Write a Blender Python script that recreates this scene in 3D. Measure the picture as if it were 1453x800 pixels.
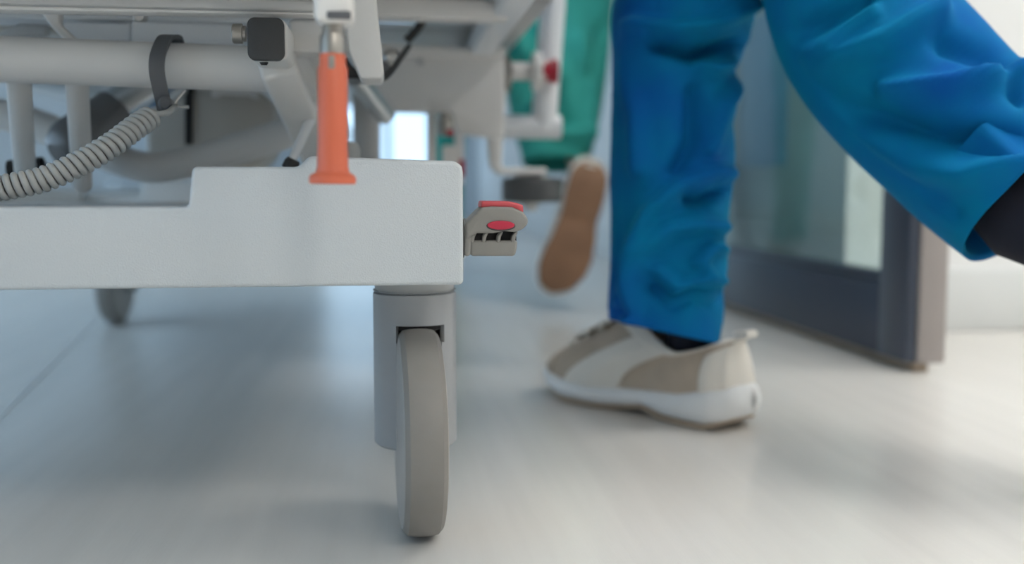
import bpy, bmesh, math, random
from mathutils import Vector, Matrix, noise
random.seed(7)
for o in list(bpy.data.objects): bpy.data.objects.remove(o)
S = bpy.context.scene
COL = S.collection
PI = math.pi
V = Vector

# ------------------------------------------------------------------ camera
F = 1413.0; CH = 0.25; CX, CY = 726.5, 400.0          # focal length in pixels of a 1453x800 frame
PITCH = math.atan(130 / F)
YAW = math.atan(176 / (F * math.cos(PITCH) + 130 * math.sin(PITCH)))
cam_d = bpy.data.cameras.new('camera'); cam = bpy.data.objects.new('camera', cam_d); COL.objects.link(cam)
cam.location = (0, 0, CH); cam.rotation_euler = (PI / 2 - PITCH, 0, -YAW)
cam_d.sensor_width = 36; cam_d.lens = F * 36 / 1453; cam_d.clip_start = 0.02
cam_d.dof.use_dof = True; cam_d.dof.focus_distance = 0.67; cam_d.dof.aperture_fstop = 3.0
S.camera = cam
# ------------------------------------------------------------------ world (daylight outside the far window)
w = bpy.data.worlds.new('world'); S.world = w; w.use_nodes = True
bg = w.node_tree.nodes['Background']; bg.inputs[0].default_value = (0.56, 0.785, 1.0, 1); bg.inputs[1].default_value = 2.2
S.view_settings.view_transform = 'Standard'; S.view_settings.look = 'None'
S.view_settings.gamma = 1; S.view_settings.use_curve_mapping = False
S.view_settings.exposure = -0.22
LAMP = 16.5                                              # emission of the ceiling panels' diffusers


# ------------------------------------------------------------------ pixel -> place (a pixel is a direction; the plane gives the distance)
def ray(px, py):
    x = (px - CX) / F; y = (CY - py) / F
    f = math.cos(PITCH) + y * math.sin(PITCH); z = -math.sin(PITCH) + y * math.cos(PITCH)
    return V((x * math.cos(YAW) + f * math.sin(YAW), -x * math.sin(YAW) + f * math.cos(YAW), z))
def P(px, py, Y):
    d = ray(px, py); return V((0, 0, CH)) + d * (Y / d.y)
def D(px, py, dist):                                    # camera depth instead of corridor depth
    return V((0, 0, CH)) + ray(px, py) * dist
def G(px, py, z=0.0):
    d = ray(px, py); return V((0, 0, CH)) + d * ((z - CH) / d.z)
CAMX = V((math.cos(YAW), -math.sin(YAW), 0))            # the camera's right
MP = 1 / F                                              # metres per pixel at 1 m


# ------------------------------------------------------------------ materials
def mat(name, col, rough=0.5, metal=0.0, bump=0.0, bscale=60.0, var=0.06, vscale=6.0, spec=0.5, sheen=0.0,
        sheen_tint=(1, 1, 1), stretch=(1, 1, 1), coat=0.0, vor=False, trans=0.0, ior=1.45):
    m = bpy.data.materials.new(name); m.use_nodes = True
    nt = m.node_tree; b = nt.nodes['Principled BSDF']; L = nt.links.new
    b.inputs['Roughness'].default_value = rough; b.inputs['Metallic'].default_value = metal
    b.inputs['Specular IOR Level'].default_value = spec
    if sheen:
        b.inputs['Sheen Weight'].default_value = sheen; b.inputs['Sheen Tint'].default_value = (*sheen_tint, 1)
        b.inputs['Sheen Roughness'].default_value = 0.4
    if coat: b.inputs['Coat Weight'].default_value = coat
    if trans: b.inputs['Transmission Weight'].default_value = trans; b.inputs['IOR'].default_value = ior
    tc = nt.nodes.new('ShaderNodeTexCoord'); mp = nt.nodes.new('ShaderNodeMapping')
    mp.inputs['Scale'].default_value = stretch; L(tc.outputs['Object'], mp.inputs['Vector'])
    n = nt.nodes.new('ShaderNodeTexNoise'); n.inputs['Scale'].default_value = vscale; n.inputs['Detail'].default_value = 4
    L(mp.outputs[0], n.inputs['Vector'])
    cr = nt.nodes.new('ShaderNodeValToRGB')
    cr.color_ramp.elements[0].position = 0.3; cr.color_ramp.elements[1].position = 0.7
    cr.color_ramp.elements[0].color = (*[max(0, c * (1 - var)) for c in col], 1)
    cr.color_ramp.elements[1].color = (*[min(1, c * (1 + var)) for c in col], 1)
    L(n.outputs['Fac'], cr.inputs[0]); L(cr.outputs[0], b.inputs['Base Color'])
    if bump:
        if vor:
            t = nt.nodes.new('ShaderNodeTexVoronoi'); t.inputs['Scale'].default_value = bscale; out = t.outputs['Distance']
        else:
            t = nt.nodes.new('ShaderNodeTexNoise'); t.inputs['Scale'].default_value = bscale; out = t.outputs['Fac']
        L(mp.outputs[0], t.inputs['Vector'])
        bp = nt.nodes.new('ShaderNodeBump'); bp.inputs['Strength'].default_value = bump; bp.inputs['Distance'].default_value = 0.002
        L(out, bp.inputs['Height']); L(bp.outputs[0], b.inputs['Normal'])
    return m
def emis(name, col, strength):
    m = bpy.data.materials.new(name); m.use_nodes = True; nt = m.node_tree
    b = nt.nodes['Principled BSDF']; b.inputs['Base Color'].default_value = (.9, .9, .9, 1)
    b.inputs['Emission Color'].default_value = (*col, 1); b.inputs['Emission Strength'].default_value = strength
    return m

M = {}
M['floor'] = mat('vinyl_floor', (0.68, 0.66, 0.625), rough=0.26, bump=0.05, bscale=40, var=0.035, vscale=3, stretch=(14, 1, 1), spec=0.55)
M['seam'] = mat('floor_weld', (0.56, 0.555, 0.54), rough=0.5)
M['wall'] = mat('white_wall_paint', (0.80, 0.81, 0.81), rough=0.55, bump=0.05, bscale=200, var=0.02)
M['wallblue'] = mat('pale_blue_wall_paint', (0.60, 0.68, 0.75), rough=0.45, bump=0.05, bscale=200, var=0.02)
M['ceil'] = mat('ceiling_paint', (0.8, 0.8, 0.79), rough=0.8, var=0.02)
M['base_board'] = mat('baseboard_vinyl', (0.70, 0.72, 0.72), rough=0.4, var=0.02)
M['grain'] = mat('grained_white_plastic', (0.575, 0.615, 0.64), rough=0.42, bump=0.22, bscale=1150, var=0.012, vor=True)
M['white'] = mat('white_powder_coat', (0.80, 0.785, 0.76), rough=0.38, bump=0.04, bscale=300, var=0.02)
M['white2'] = mat('white_enamel', (0.80, 0.82, 0.84), rough=0.28, var=0.02)
M['putty'] = mat('putty_grey_plastic', (0.60, 0.565, 0.51), rough=0.45, var=0.04)
M['castor'] = mat('castor_grey_plastic', (0.33, 0.345, 0.36), rough=0.36, bump=0.05, bscale=400, var=0.02)
M['castor_top'] = mat('castor_collar_grey', (0.38, 0.39, 0.39), rough=0.35, var=0.02)
M['tyre'] = mat('grey_rubber_tyre', (0.235, 0.222, 0.206), rough=0.5, var=0.05, vscale=30, bump=0.05, bscale=200)
M['hub'] = mat('castor_wheel_cover', (0.36, 0.345, 0.33), rough=0.35, var=0.03)
M['dark'] = mat('dark_slot', (0.012, 0.012, 0.013), rough=0.7)
M['black'] = mat('black_rubber', (0.015, 0.015, 0.016), rough=0.5)
M['cap'] = mat('charcoal_end_cap', (0.045, 0.047, 0.05), rough=0.5, bump=0.1, bscale=500)
M['hookgrey'] = mat('grey_hook_plastic', (0.115, 0.12, 0.13), rough=0.4)
M['orange'] = mat('orange_rubber_grip', (0.68, 0.15, 0.075), rough=0.45, var=0.03)
M['metal'] = mat('brushed_metal', (0.55, 0.54, 0.52), rough=0.3, metal=1.0, var=0.05)
M['nickel'] = mat('dull_nickel', (0.36, 0.34, 0.31), rough=0.38, metal=0.9, var=0.08, vscale=40)
M['chrome'] = mat('polished_metal', (0.75, 0.78, 0.8), rough=0.14, metal=1.0, var=0.02)
M['cord'] = mat('pale_grey_cord', (0.46, 0.47, 0.46), rough=0.38, var=0.02)
M['pedal'] = mat('grey_pedal_plastic', (0.255, 0.25, 0.235), rough=0.48, var=0.03, bump=0.04, bscale=300)
M['red'] = mat('red_brake_marking', (0.52, 0.02, 0.06), rough=0.3, var=0.03)
M['pink'] = mat('pinkish_red_strip', (0.66, 0.10, 0.12), rough=0.45, var=0.05)
M['crimson'] = mat('crimson_collar_plastic', (0.40, 0.012, 0.03), rough=0.4)
M['roller'] = mat('dark_grey_roller', (0.085, 0.088, 0.09), rough=0.45, var=0.05)
M['deck'] = mat('deck_grey_metal', (0.52, 0.52, 0.51), rough=0.4, var=0.04)
M['mattress'] = mat('pale_blue_mattress', (0.5, 0.6, 0.7), rough=0.6, bump=0.1, bscale=150)
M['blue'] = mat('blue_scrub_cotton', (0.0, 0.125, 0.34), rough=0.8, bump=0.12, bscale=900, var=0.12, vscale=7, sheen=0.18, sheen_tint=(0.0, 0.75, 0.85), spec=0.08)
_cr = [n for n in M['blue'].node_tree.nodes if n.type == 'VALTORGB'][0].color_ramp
_cr.elements[0].color = (0.0, 0.185, 0.32, 1); _cr.elements[1].color = (0.003, 0.08, 0.36, 1)  # teal and royal blue patches put lit and shaded cloth into the colour
M['teal'] = mat('teal_green_scrub_cotton', (0.045, 0.34, 0.29), rough=0.8, bump=0.12, bscale=900, var=0.12, vscale=9, sheen=0.2, sheen_tint=(0.2, 0.9, 0.8), spec=0.1)
M['skin'] = mat('skin', (0.55, 0.33, 0.24), rough=0.5, var=0.05)
M['hair'] = mat('brown_hair', (0.05, 0.03, 0.02), rough=0.6, bump=0.4, bscale=80, stretch=(8, 8, 1))
M['sock'] = mat('navy_black_sock', (0.006, 0.008, 0.018), rough=0.9, bump=0.3, bscale=700)
M['beige'] = mat('beige_mesh_fabric', (0.50, 0.41, 0.32), rough=0.8, bump=0.3, bscale=900, var=0.08, vscale=40)
M['cream'] = mat('cream_leather', (0.76, 0.72, 0.65), rough=0.55, bump=0.06, bscale=300)
M['midsole'] = mat('white_foam_sole', (0.78, 0.79, 0.79), rough=0.5, bump=0.05, bscale=150)
M['gum'] = mat('tan_outsole_rubber', (0.45, 0.36, 0.27), rough=0.6)
M['brownsole'] = mat('brown_outsole_rubber', (0.31, 0.165, 0.095), rough=0.62, bump=0.5, bscale=260, var=0.15, vscale=14)
M['lace'] = mat('cream_lace', (0.70, 0.67, 0.60), rough=0.8)
M['alu'] = mat('slate_grey_anodised_aluminium', (0.05, 0.064, 0.096), rough=0.34, metal=0.2, var=0.03)
M['gasket'] = mat('black_glazing_gasket', (0.02, 0.02, 0.022), rough=0.6)
M['glass'] = mat('greenish_glass', (0.66, 0.80, 0.78), rough=0.03, trans=1.0, ior=1.45, var=0.0)
M['clear'] = mat('clear_glass', (0.93, 0.97, 1.0), rough=0.0, trans=1.0, ior=1.0, var=0.0)
M['frame'] = mat('window_frame_white', (0.6, 0.65, 0.7), rough=0.4)
M['seal'] = mat('tan_brush_seal', (0.5, 0.4, 0.3), rough=0.9)
M['taupe'] = mat('taupe_lit_edge', (0.36, 0.325, 0.31), rough=0.45)
M['motor'] = mat('dark_grey_motor_casing', (0.20, 0.20, 0.205), rough=0.35, metal=0.3)
M['sign'] = mat('pale_blue_sign', (0.36, 0.58, 0.82), rough=0.4)
M['lamp'] = emis('lamp_diffuser', (1.0, 0.965, 0.905), LAMP)
M['lamp_dim'] = emis('dimmed_lamp_diffuser', (0.85, 0.95, 1.0), LAMP * 0.16)
M['lampframe'] = mat('lamp_frame', (0.8, 0.8, 0.8), rough=0.4)


# ------------------------------------------------------------------ mesh helpers
def link(name, me, m=None, parent=None, smooth=True):
    o = bpy.data.objects.new(name, me); COL.objects.link(o)
    if m is not None: me.materials.append(M[m] if isinstance(m, str) else m)
    if smooth:
        for p in me.polygons: p.use_smooth = True
    if parent is not None: o.parent = parent
    return o
def mesh(name, vs, fs, m, parent=None, smooth=True):
    me = bpy.data.meshes.new(name); me.from_pydata([tuple(v) for v in vs], [], fs); me.update()
    bm = bmesh.new(); bm.from_mesh(me); bmesh.ops.recalc_face_normals(bm, faces=bm.faces); bm.to_mesh(me); bm.free()
    return link(name, me, m, parent, smooth)
def bev(o, wdt, seg=3, ang=35):
    md = o.modifiers.new('bevel', 'BEVEL'); md.width = wdt; md.segments = seg; md.limit_method = 'ANGLE'; md.angle_limit = math.radians(ang)
    md.harden_normals = False
    return o
def auto(o, ang=40):
    me = o.data; bm = bmesh.new(); bm.from_mesh(me)
    for e in bm.edges:
        e.smooth = not (len(e.link_faces) == 2 and e.calc_face_angle(0) > math.radians(ang))
    bm.to_mesh(me); bm.free(); return o
def prism(name, pts, ext, m, parent=None, b=0.0, seg=3):
    """closed polygon (world points) extruded by vector ext"""
    n = len(pts); ext = V(ext); vs = [V(p) for p in pts] + [V(p) + ext for p in pts]
    fs = [list(range(n)), list(range(2 * n - 1, n - 1, -1))] + [[i, (i + 1) % n, n + (i + 1) % n, n + i] for i in range(n)]
    o = mesh(name, vs, fs, m, parent, smooth=bool(b))
    if b: bev(o, b, seg)
    return o
def pprism(name, pix, Y, depth, m, parent=None, b=0.0, seg=3):
    return prism(name, [P(x, y, Y) for x, y in pix], (0, depth, 0), m, parent, b, seg)
def box(name, lo, hi, m, parent=None, b=0.0, seg=2):
    (x0, y0, z0), (x1, y1, z1) = lo, hi
    return prism(name, [(x0, y0, z0), (x1, y0, z0), (x1, y0, z1), (x0, y0, z1)], (0, y1 - y0, 0), m, parent, b, seg)
def frames(path, up=V((0, 0, 1))):
    out = []
    for i, p in enumerate(path):
        t = (path[min(i + 1, len(path) - 1)] - path[max(i - 1, 0)]).normalized()
        if i == 0:
            u = up if abs(t.dot(up)) < 0.95 else V((1, 0, 0))
            a = (u - t * t.dot(u)).normalized()
        else:
            a = (a - t * t.dot(a)).normalized()
        out.append((p, t, a, t.cross(a).normalized()))
    return out
def smoothpath(pts, n=8):
    pts = [V(p) for p in pts]; out = []
    for i in range(len(pts) - 1):
        p0 = pts[max(i - 1, 0)]; p1 = pts[i]; p2 = pts[i + 1]; p3 = pts[min(i + 2, len(pts) - 1)]
        for k in range(n):
            t = k / n
            out.append(0.5 * ((2 * p1) + (p2 - p0) * t + (2 * p0 - 5 * p1 + 4 * p2 - p3) * t * t + (3 * p1 - p0 - 3 * p2 + p3) * t ** 3))
    out.append(pts[-1]); return out
def rings_mesh(rings, cap=True, closed=True):
    n = len(rings[0]); vs = [v for r in rings for v in r]; fs = []
    for i in range(len(rings) - 1):
        for k in range(n if closed else n - 1):
            a = i * n + k; b2 = i * n + (k + 1) % n
            fs.append([a, b2, b2 + n, a + n])
    if cap and closed:
        fs.append(list(range(n))[::-1]); fs.append([(len(rings) - 1) * n + k for k in range(n)])
    return vs, fs
def tube(name, path, r, m, parent=None, seg=20, sharp=True):
    """round tube along world points; r is a number or a list"""
    path = [V(p) for p in path]; rr = r if isinstance(r, (list, tuple)) else [r] * len(path)
    rings = [[p + (a * math.cos(2 * PI * k / seg) + b * math.sin(2 * PI * k / seg)) * rr[i] for k in range(seg)]
             for i, (p, t, a, b) in enumerate(frames(path))]
    vs, fs = rings_mesh(rings)
    o = mesh(name, vs, fs, m, parent)
    return auto(o) if sharp else o
def lathe(name, base, axis, prof, m, parent=None, seg=40):
    """profile of (radius, distance along axis) turned about axis at base"""
    axis = V(axis).normalized(); u = V((0, 0, 1)) if abs(axis.z) < 0.9 else V((1, 0, 0))
    a = (u - axis * axis.dot(u)).normalized(); b = axis.cross(a)
    rings = [[V(base) + axis * h + (a * math.cos(2 * PI * k / seg) + b * math.sin(2 * PI * k / seg)) * max(r, 1e-5) for k in range(seg)] for r, h in prof]
    vs, fs = rings_mesh(rings)
    return auto(mesh(name, vs, fs, m, parent), 32)
def beam(name, a, b, wx, wz, m, parent=None, bv=0.002, roll=None):
    """rectangular section bar from a to b"""
    a, b = V(a), V(b); t = (b - a).normalized()
    u = roll or (V((0, 0, 1)) if abs(t.z) < 0.9 else V((0, 1, 0)))
    n2 = (u - t * t.dot(u)).normalized(); n1 = t.cross(n2)
    pts = [a + n1 * sx * wx / 2 + n2 * sz * wz / 2 for sx, sz in ((-1, -1), (1, -1), (1, 1), (-1, 1))]
    return prism(name, pts, b - a, m, parent, bv, 2)
def ribbon(name, path, wdir, wd, th, m, parent=None):
    path = [V(p) for p in path]; wdir = V(wdir).normalized(); rings = []
    for p, t, a, b in frames(path):
        n = t.cross(wdir).normalized()
        rings.append([p + wdir * (sx * wd / 2) + n * (sz * th / 2) for sx, sz in ((-1, -1), (1, -1), (1, 1), (-1, 1))])
    vs, fs = rings_mesh(rings); o = mesh(name, vs, fs, m, parent); auto(o, 40); return o
def empty(name, loc, label, cat, group=None):
    o = bpy.data.objects.new(name, None); COL.objects.link(o); o.location = loc; o.empty_display_size = 0.05
    o['label'] = label; o['category'] = cat
    if group: o['group'] = group
    return o
def adopt(root):
    """children were built in world coordinates: keep them there under a moved parent"""
    bpy.context.view_layer.update()
    for c in root.children: c.matrix_parent_inverse = root.matrix_world.inverted()
def struct(o, label=None, cat=None):
    o['kind'] = 'structure'
    if label: o['label'] = label
    if cat: o['category'] = cat
    return o
def copy_tree(o, parent=None):
    c = o.copy(); COL.objects.link(c)
    if parent is not None: c.parent = parent; c.matrix_parent_inverse = o.matrix_parent_inverse.copy()
    for ch in list(o.children): copy_tree(ch, c)
    return c

# ------------------------------------------------------------------ the setting
XL, XR, YE, YB, XLOB, ZC, YP = -1.75, 0.80, 9.0, -5.6, 3.3, 2.7, 1.66
fl = struct(box('floor', (XL - .2, YB - .2, -0.1), (XLOB + .2, YE + .2, 0), 'floor'), 'glossy pale grey vinyl floor', 'floor')
sa, sb = G(-30, 622), G(62, 530); dr = (sb - sa).normalized()
wl = beam('weld_seam', sa - dr * 0.6 + V((0, 0, .0002)), sa + dr * 5 + V((0, 0, .0002)), 0.004, 0.0012, 'seam', fl, 0)
struct(box('ceiling', (XL - .2, YB - .2, ZC), (XLOB + .2, YE + .2, ZC + .1), 'ceil'), 'white painted ceiling', 'ceiling')
wlft = struct(box('wall_left', (XL - .12, 3.4, 0), (XL, YE, ZC), 'wallblue'), 'pale blue corridor wall beyond the bed', 'wall')
box('wall_pier', (XL - .12, YB, 0), (XL, -0.8, ZC), 'wallblue', wlft)
box('wall_lintel', (XL - .12, -0.8, 2.3), (XL, 3.4, ZC), 'wallblue', wlft)
box('wall_sill', (XL - .12, -0.8, 0), (XL, 3.4, 0.12), 'wallblue', wlft)
struct(box('wall_right', (XR, YP, 0), (XR + 1.0, YE, ZC), 'wall'), 'white corridor wall that the open glazed door lies against', 'wall')
struct(box('wall_front', (XR + 1.0, YP, 0), (XLOB, YP + .12, ZC), 'wall'), 'white wall facing the lobby beyond the door', 'wall')
struct(box('wall_lobby', (XLOB, YB, 0), (XLOB + .12, YP + .12, ZC), 'wall'), 'white side wall of the lobby', 'wall')
struct(box('wall_back', (XL, YB - .12, 0), (XLOB, YB, ZC), 'wall'), 'white wall at the back of the lobby', 'wall')
struct(box('baseboard_front', (XR - .004, YP - .012, 0), (XLOB, YP, .112), 'base_board', b=.004), 'white baseboard along the lobby wall beside the door', 'baseboard')
struct(box('baseboard_right', (XR - .012, YP, 0), (XR, YE, .112), 'base_board', b=.004), 'white baseboard along the right corridor wall', 'baseboard')
struct(box('baseboard_left', (XL, YB, 0), (XL + .012, YE, .112), 'base_board', b=.004), 'pale baseboard along the left corridor wall', 'baseboard')
# end wall with a wide daylight window
ew = struct(box('wall_end', (XL, YE, 0), (-0.62, YE + .12, ZC), 'wallblue'), 'pale blue end wall of the corridor beside the window', 'wall')
mesh_r = box('wall_pier', (0.62, YE, 0), (XR, YE + .12, ZC), 'wallblue', ew)
mesh_t = box('wall_lintel', (-0.62, YE, 2.35), (0.62, YE + .12, ZC), 'wallblue', ew)
mesh_s = box('wall_sill', (-0.62, YE, 0), (0.62, YE + .12, 0.10), 'wallblue', ew)
wn = bpy.data.objects.new('window_1', None); COL.objects.link(wn); struct(wn, 'bright daylight window at the far end of the corridor', 'window')
for x in (-0.62, -0.03, 0.56): box('window_frame', (x, YE + .02, .10), (x + .06, YE + .08, 2.35), 'frame', wn)
for z in (.10, 0.98, 2.29): box('window_frame', (-0.62, YE + .025, z), (0.62, YE + .075, z + .06), 'frame', wn)
for x in (-0.56, 0.03):
    for z0, z1 in ((.16, .98), (1.04, 2.29)):
        box('pane', (x, YE + .045, z0), (x + .53, YE + .051, z1), 'clear', wn)
pd = bpy.data.lights.new('window_portal', 'AREA'); pd.shape = 'RECTANGLE'; pd.size = 1.24; pd.size_y = 2.25; pd.cycles.is_portal = True
po = bpy.data.objects.new('window_portal', pd); COL.objects.link(po); po.location = (0, YE + .13, 1.22); po.rotation_euler = (-PI / 2, 0, 0)
w2 = bpy.data.objects.new('fill_window_2', None); COL.objects.link(w2); struct(w2, 'added glazed window in the left corridor wall, fill light under the bed', 'window')  # unseen window, added with a low sill to brighten the under-frame
for k in range(4): box('window_frame', (XL - .09, -0.8 + k * 1.38, .12), (XL - .03, -0.74 + k * 1.38, 2.3), 'frame', w2)
for z in (.12, 2.24): box('window_frame', (XL - .085, -0.8, z), (XL - .035, 3.4, z + .06), 'frame', w2)
for k in range(3): box('pane', (XL - .065, -0.74 + k * 1.38, .18), (XL - .059, 0.58 + k * 1.38, 2.24), 'clear', w2)
pd2 = bpy.data.lights.new('window_portal', 'AREA'); pd2.shape = 'RECTANGLE'; pd2.size = 2.18; pd2.size_y = 4.2; pd2.cycles.is_portal = True
po2 = bpy.data.objects.new('window_portal', pd2); COL.objects.link(po2); po2.location = (XL - .13, 1.3, 1.21); po2.rotation_euler = (0, -PI / 2, 0)
# ceiling panels
def lamp(x, y, lab, m='lamp'):
    t = empty('ceiling_lamp', (x, y, ZC), lab, 'ceiling lamp', 'ceiling light panels')
    f = box('lamp_frame', (x - .32, y - .62, ZC - .03), (x + .32, y + .62, ZC), 'lampframe', t, .003)
    d = box('diffuser', (x - .29, y - .59, ZC - .034), (x + .29, y + .59, ZC - .029), m, t)
    adopt(t)
for y, lab in ((3.0, 'corridor ceiling light panel just past the open glass door'), (5.2, 'corridor ceiling light panel between the two others'), (7.4, 'corridor ceiling light panel closest to the daylight window')): lamp(-0.45, y, lab, 'lamp_dim')
for x, y, lab in ((0.75, 0.55, 'lobby ceiling light panel over the walkway by the glass door'), (2.3, 0.55, 'lobby ceiling light panel by the wall with the white baseboard'), (0.75, -2.3, 'lobby ceiling light panel in the middle of the lobby'), (2.3, -2.3, 'lobby ceiling light panel beside the lobby side wall')): lamp(x, y, lab)

# ------------------------------------------------------------------ glazed door lying open against the right wall
dx0, dx1, dy0, dy1, dh = 0.701, 0.747, 1.272, 2.24, 2.12
door = bpy.data.objects.new('door_1', None); COL.objects.link(door)
struct(door, 'slate-grey framed glass door standing open against the right wall', 'door')
SW, RB = 0.082, 0.104
def slab(name, y0, y1, z0, z1, m='alu', x0=dx0, x1=dx1, b=.003, par=None): return box(name, (x0, y0, z0), (x1, y1, z1), m, par or door, b)
slab('stile', dy0, dy0 + SW, .014, dh); slab('stile', dy1 - SW, dy1, .014, dh)
slab('bottom_rail', dy0 + SW, dy1 - SW, .014, .014 + RB); slab('top_rail', dy0 + SW, dy1 - SW, dh - .09, dh)
for sx in (dx0 + .003, dx1 - .015):
    slab('glazing_bead', dy0 + SW, dy1 - SW, .014 + RB, .014 + RB + .014, x0=sx, x1=sx + .012, b=.004)
slab('pane', dy0 + SW - .004, dy1 - SW + .004, .014 + RB + .004, dh - .088, 'glass', dx0 + .019, dx0 + .027, 0)
slab('lit_edge_strip', dy0 - .006, dy0 + .001, .014, dh, 'taupe', dx0 + .014, dx1 + .008, .002)['label'] = 'lighter taupe strip painted as the lit door edge'  # paler colour stands in for light falling on the door's near edge
slab('bottom_seal', dy0 + .01, dy1 - .01, .001, .015, 'seal', dx0 + .016, dx1 - .008, 0)
hd = tube('handle', [(dx0 - .001, dy0 + .04, .95), (dx0 - .055, dy0 + .04, .95), (dx0 - .055, dy0 + .04, 1.30), (dx0 - .001, dy0 + .04, 1.30)], .011, 'metal', door)
for z in (.22, 1.05, 1.9):
    tube('hinge', [(dx1 + .012, dy1 + .008, z), (dx1 + .012, dy1 + .008, z + .11)], .011, 'metal', door)
sg = box('wall_sign', (XR - .004, 1.93, .30), (XR, 2.20, .62), 'sign', None, .001)
sg['label'] = 'pale blue notice panel on the wall behind the glass door'; sg['category'] = 'sign'

# ------------------------------------------------------------------ hospital bed
BX = -0.245
bed = empty('hospital_bed', (BX, 1.35, 0), 'white wheeled hospital bed with grained base cover and orange pull grip', 'bed')
YF = 0.64
# base end cover: outline of the stepped end cap
def XZ(px, py): v = P(px, py, YF); return (v.x, v.z)
zb = P(590, 405, YF).z; ztop = P(520, 221.5, YF).z; zst = P(350, 236.5, YF).z; zlow = P(120, 294, YF).z
xr = P(657.5, 320, YF).x; xs1 = P(424, 230, YF).x; xs2 = P(268, 265, YF).x; xl = 2 * BX - xr
out = [(xl, zb), (xr, zb), (xr, ztop - .0095), (xr - .0006, ztop - .0065), (xr - .0025, ztop - .004), (xr - .006, ztop - .0028), (xs1 + .006, ztop), (xs1, zst), (xs2 + .002, zst), (xs2 - .001, zlow),
       (2 * BX - xs2, zlow), (2 * BX - xs2 - .002, zst), (2 * BX - xs1, zst), (2 * BX - xs1 - .006, ztop), (xl + .006, ztop - .0028), (xl + .0025, ztop - .004), (xl + .0006, ztop - .0065), (xl, ztop - .0095)]
cov = prism('base_end_cover', [(x, YF, z) for x, z in out], (0, .145, 0), 'grain', bed)
for p in cov.data.polygons: p.use_smooth = True
bev(cov, .0045, 4, 30)
cov['label'] = 'white stepped plastic cover with a fine leather grain'
box('base_tray', (2 * BX - xs2 + .01, YF + .15, zlow - .012), (xs2 - .006, YF + .45, zlow - .002), 'white', bed, .002)
for x in (xl + .02, xr - .09): box('base_side_beam', (x, YF + .14, zb + .005), (x + .07, 2.02, zst - .012), 'white', bed, .006)
far = prism('base_end_cover', [(x, 2.0, z) for x, z in out], (0, .10, 0), 'grain', bed); bev(far, .0045, 3, 30)

# castors: one with its parts, then copies
CXp = P(589, 500, .752).x
def make_castor(cx, cy, yawc):
    """built about the origin (column axis), wheel trailing towards -Y"""
    R = .0312; z0, z1, zs = .0585, .187, .1515
    c = bpy.data.objects.new('castor', None); COL.objects.link(c); c.parent = bed
    # housing: a shell with a slot cut for the wheel
    N = 72; zz = [z0, z0 + .002, .07, .09, .12, .1385, zs, .165, .1735, .1745, .1755, .176]
    slot_hi, slot_lo = 35, 31
    vs, fs = [], []
    for R_ in (R, R - .004):
        for z in zz:
            for k in range(N):
                a = 2 * PI * k / N
                rr = R_ - (.002 if (R_ == R and z in (z0, .1745)) else 0)
                vs.append((rr * math.sin(a), -rr * math.cos(a), z))
    def idx(s, i, k): return s * len(zz) * N + i * N + k % N
    def open_(i, k):
        a = (k + .5) * 360 / N; a = a - 360 if a > 180 else a; a -= 4
        return zz[i + 1] <= zs + 1e-6 and abs(a) < (slot_hi if zz[i] >= .138 else slot_lo)
    for i in range(len(zz) - 1):
        for k in range(N):
            if open_(i, k): continue
            fs.append([idx(0, i, k), idx(0, i, k + 1), idx(0, i + 1, k + 1), idx(0, i + 1, k)])
            fs.append([idx(1, i, k + 1), idx(1, i, k), idx(1, i + 1, k), idx(1, i + 1, k + 1)])
            if open_(i, k + 1): fs.append([idx(0, i, k + 1), idx(1, i, k + 1), idx(1, i + 1, k + 1), idx(0, i + 1, k + 1)])
            if open_(i, k - 1): fs.append([idx(0, i, k), idx(0, i + 1, k), idx(1, i + 1, k), idx(1, i, k)])
            if i == 0 or open_(i - 1, k): fs.append([idx(0, i, k), idx(1, i, k), idx(1, i, k + 1), idx(0, i, k + 1)])
    ho = mesh('castor_housing', vs, fs, 'castor', c); auto(ho, 40)
    lathe('swivel_collar', (0, 0, .1760), (0, 0, 1), [(.0, 0), (.0300, 0), (.0300, .012), (.027, .014), (0, .014)], 'castor_top', c)
    lathe('slot_lining', (0, 0, z0 + .002), (0, 0, 1), [(.0, .087), (.0268, .087), (.0268, .1), (0, .1)], 'dark', c)
    wy = -.035; wz = .075; Rw = .075
    # tyre: rounded tread profile turned about X
    prof = [(.045, -.0145), (.064, -.0150), (.0705, -.0140), (.0738, -.0110), (.0747, -.006), (.075, 0), (.0747, .006), (.0738, .0110), (.0705, .0140), (.064, .0150), (.045, .0145)]
    lathe('tyre', (.0003, wy, wz), (1, 0, 0), prof, 'tyre', c, 72)
    for s in (-1, 1):
        pr = [(.0695, .0135), (.0685, .0146), (.062, .0156), (.045, .0162), (.02, .0165), (0, .0166)]
        lathe('wheel_cover', (.0003, wy, wz), (s, 0, 0), pr, 'hub', c, 64)
    lathe('axle', (-.0165, wy + .0, wz), (1, 0, 0), [(0, 0), (.008, 0), (.009, .001), (.009, .034), (.008, .035), (0, .035)], 'hub', c, 24)
    c.location = (cx, cy, 0); c.rotation_euler = (0, 0, yawc)
    return c
ca = make_castor(CXp, .752, math.radians(2.4))
XFL = G(175, 455).x
castors = [ca]
for x, y, a in ((2 * BX - CXp, .752, -3), (CXp, 1.98, 2), (XFL, 1.98, -4)):
    c = copy_tree(ca, bed); c.location = (x, y, 0); c.rotation_euler = (0, 0, math.radians(a)); castors.append(c)

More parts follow.
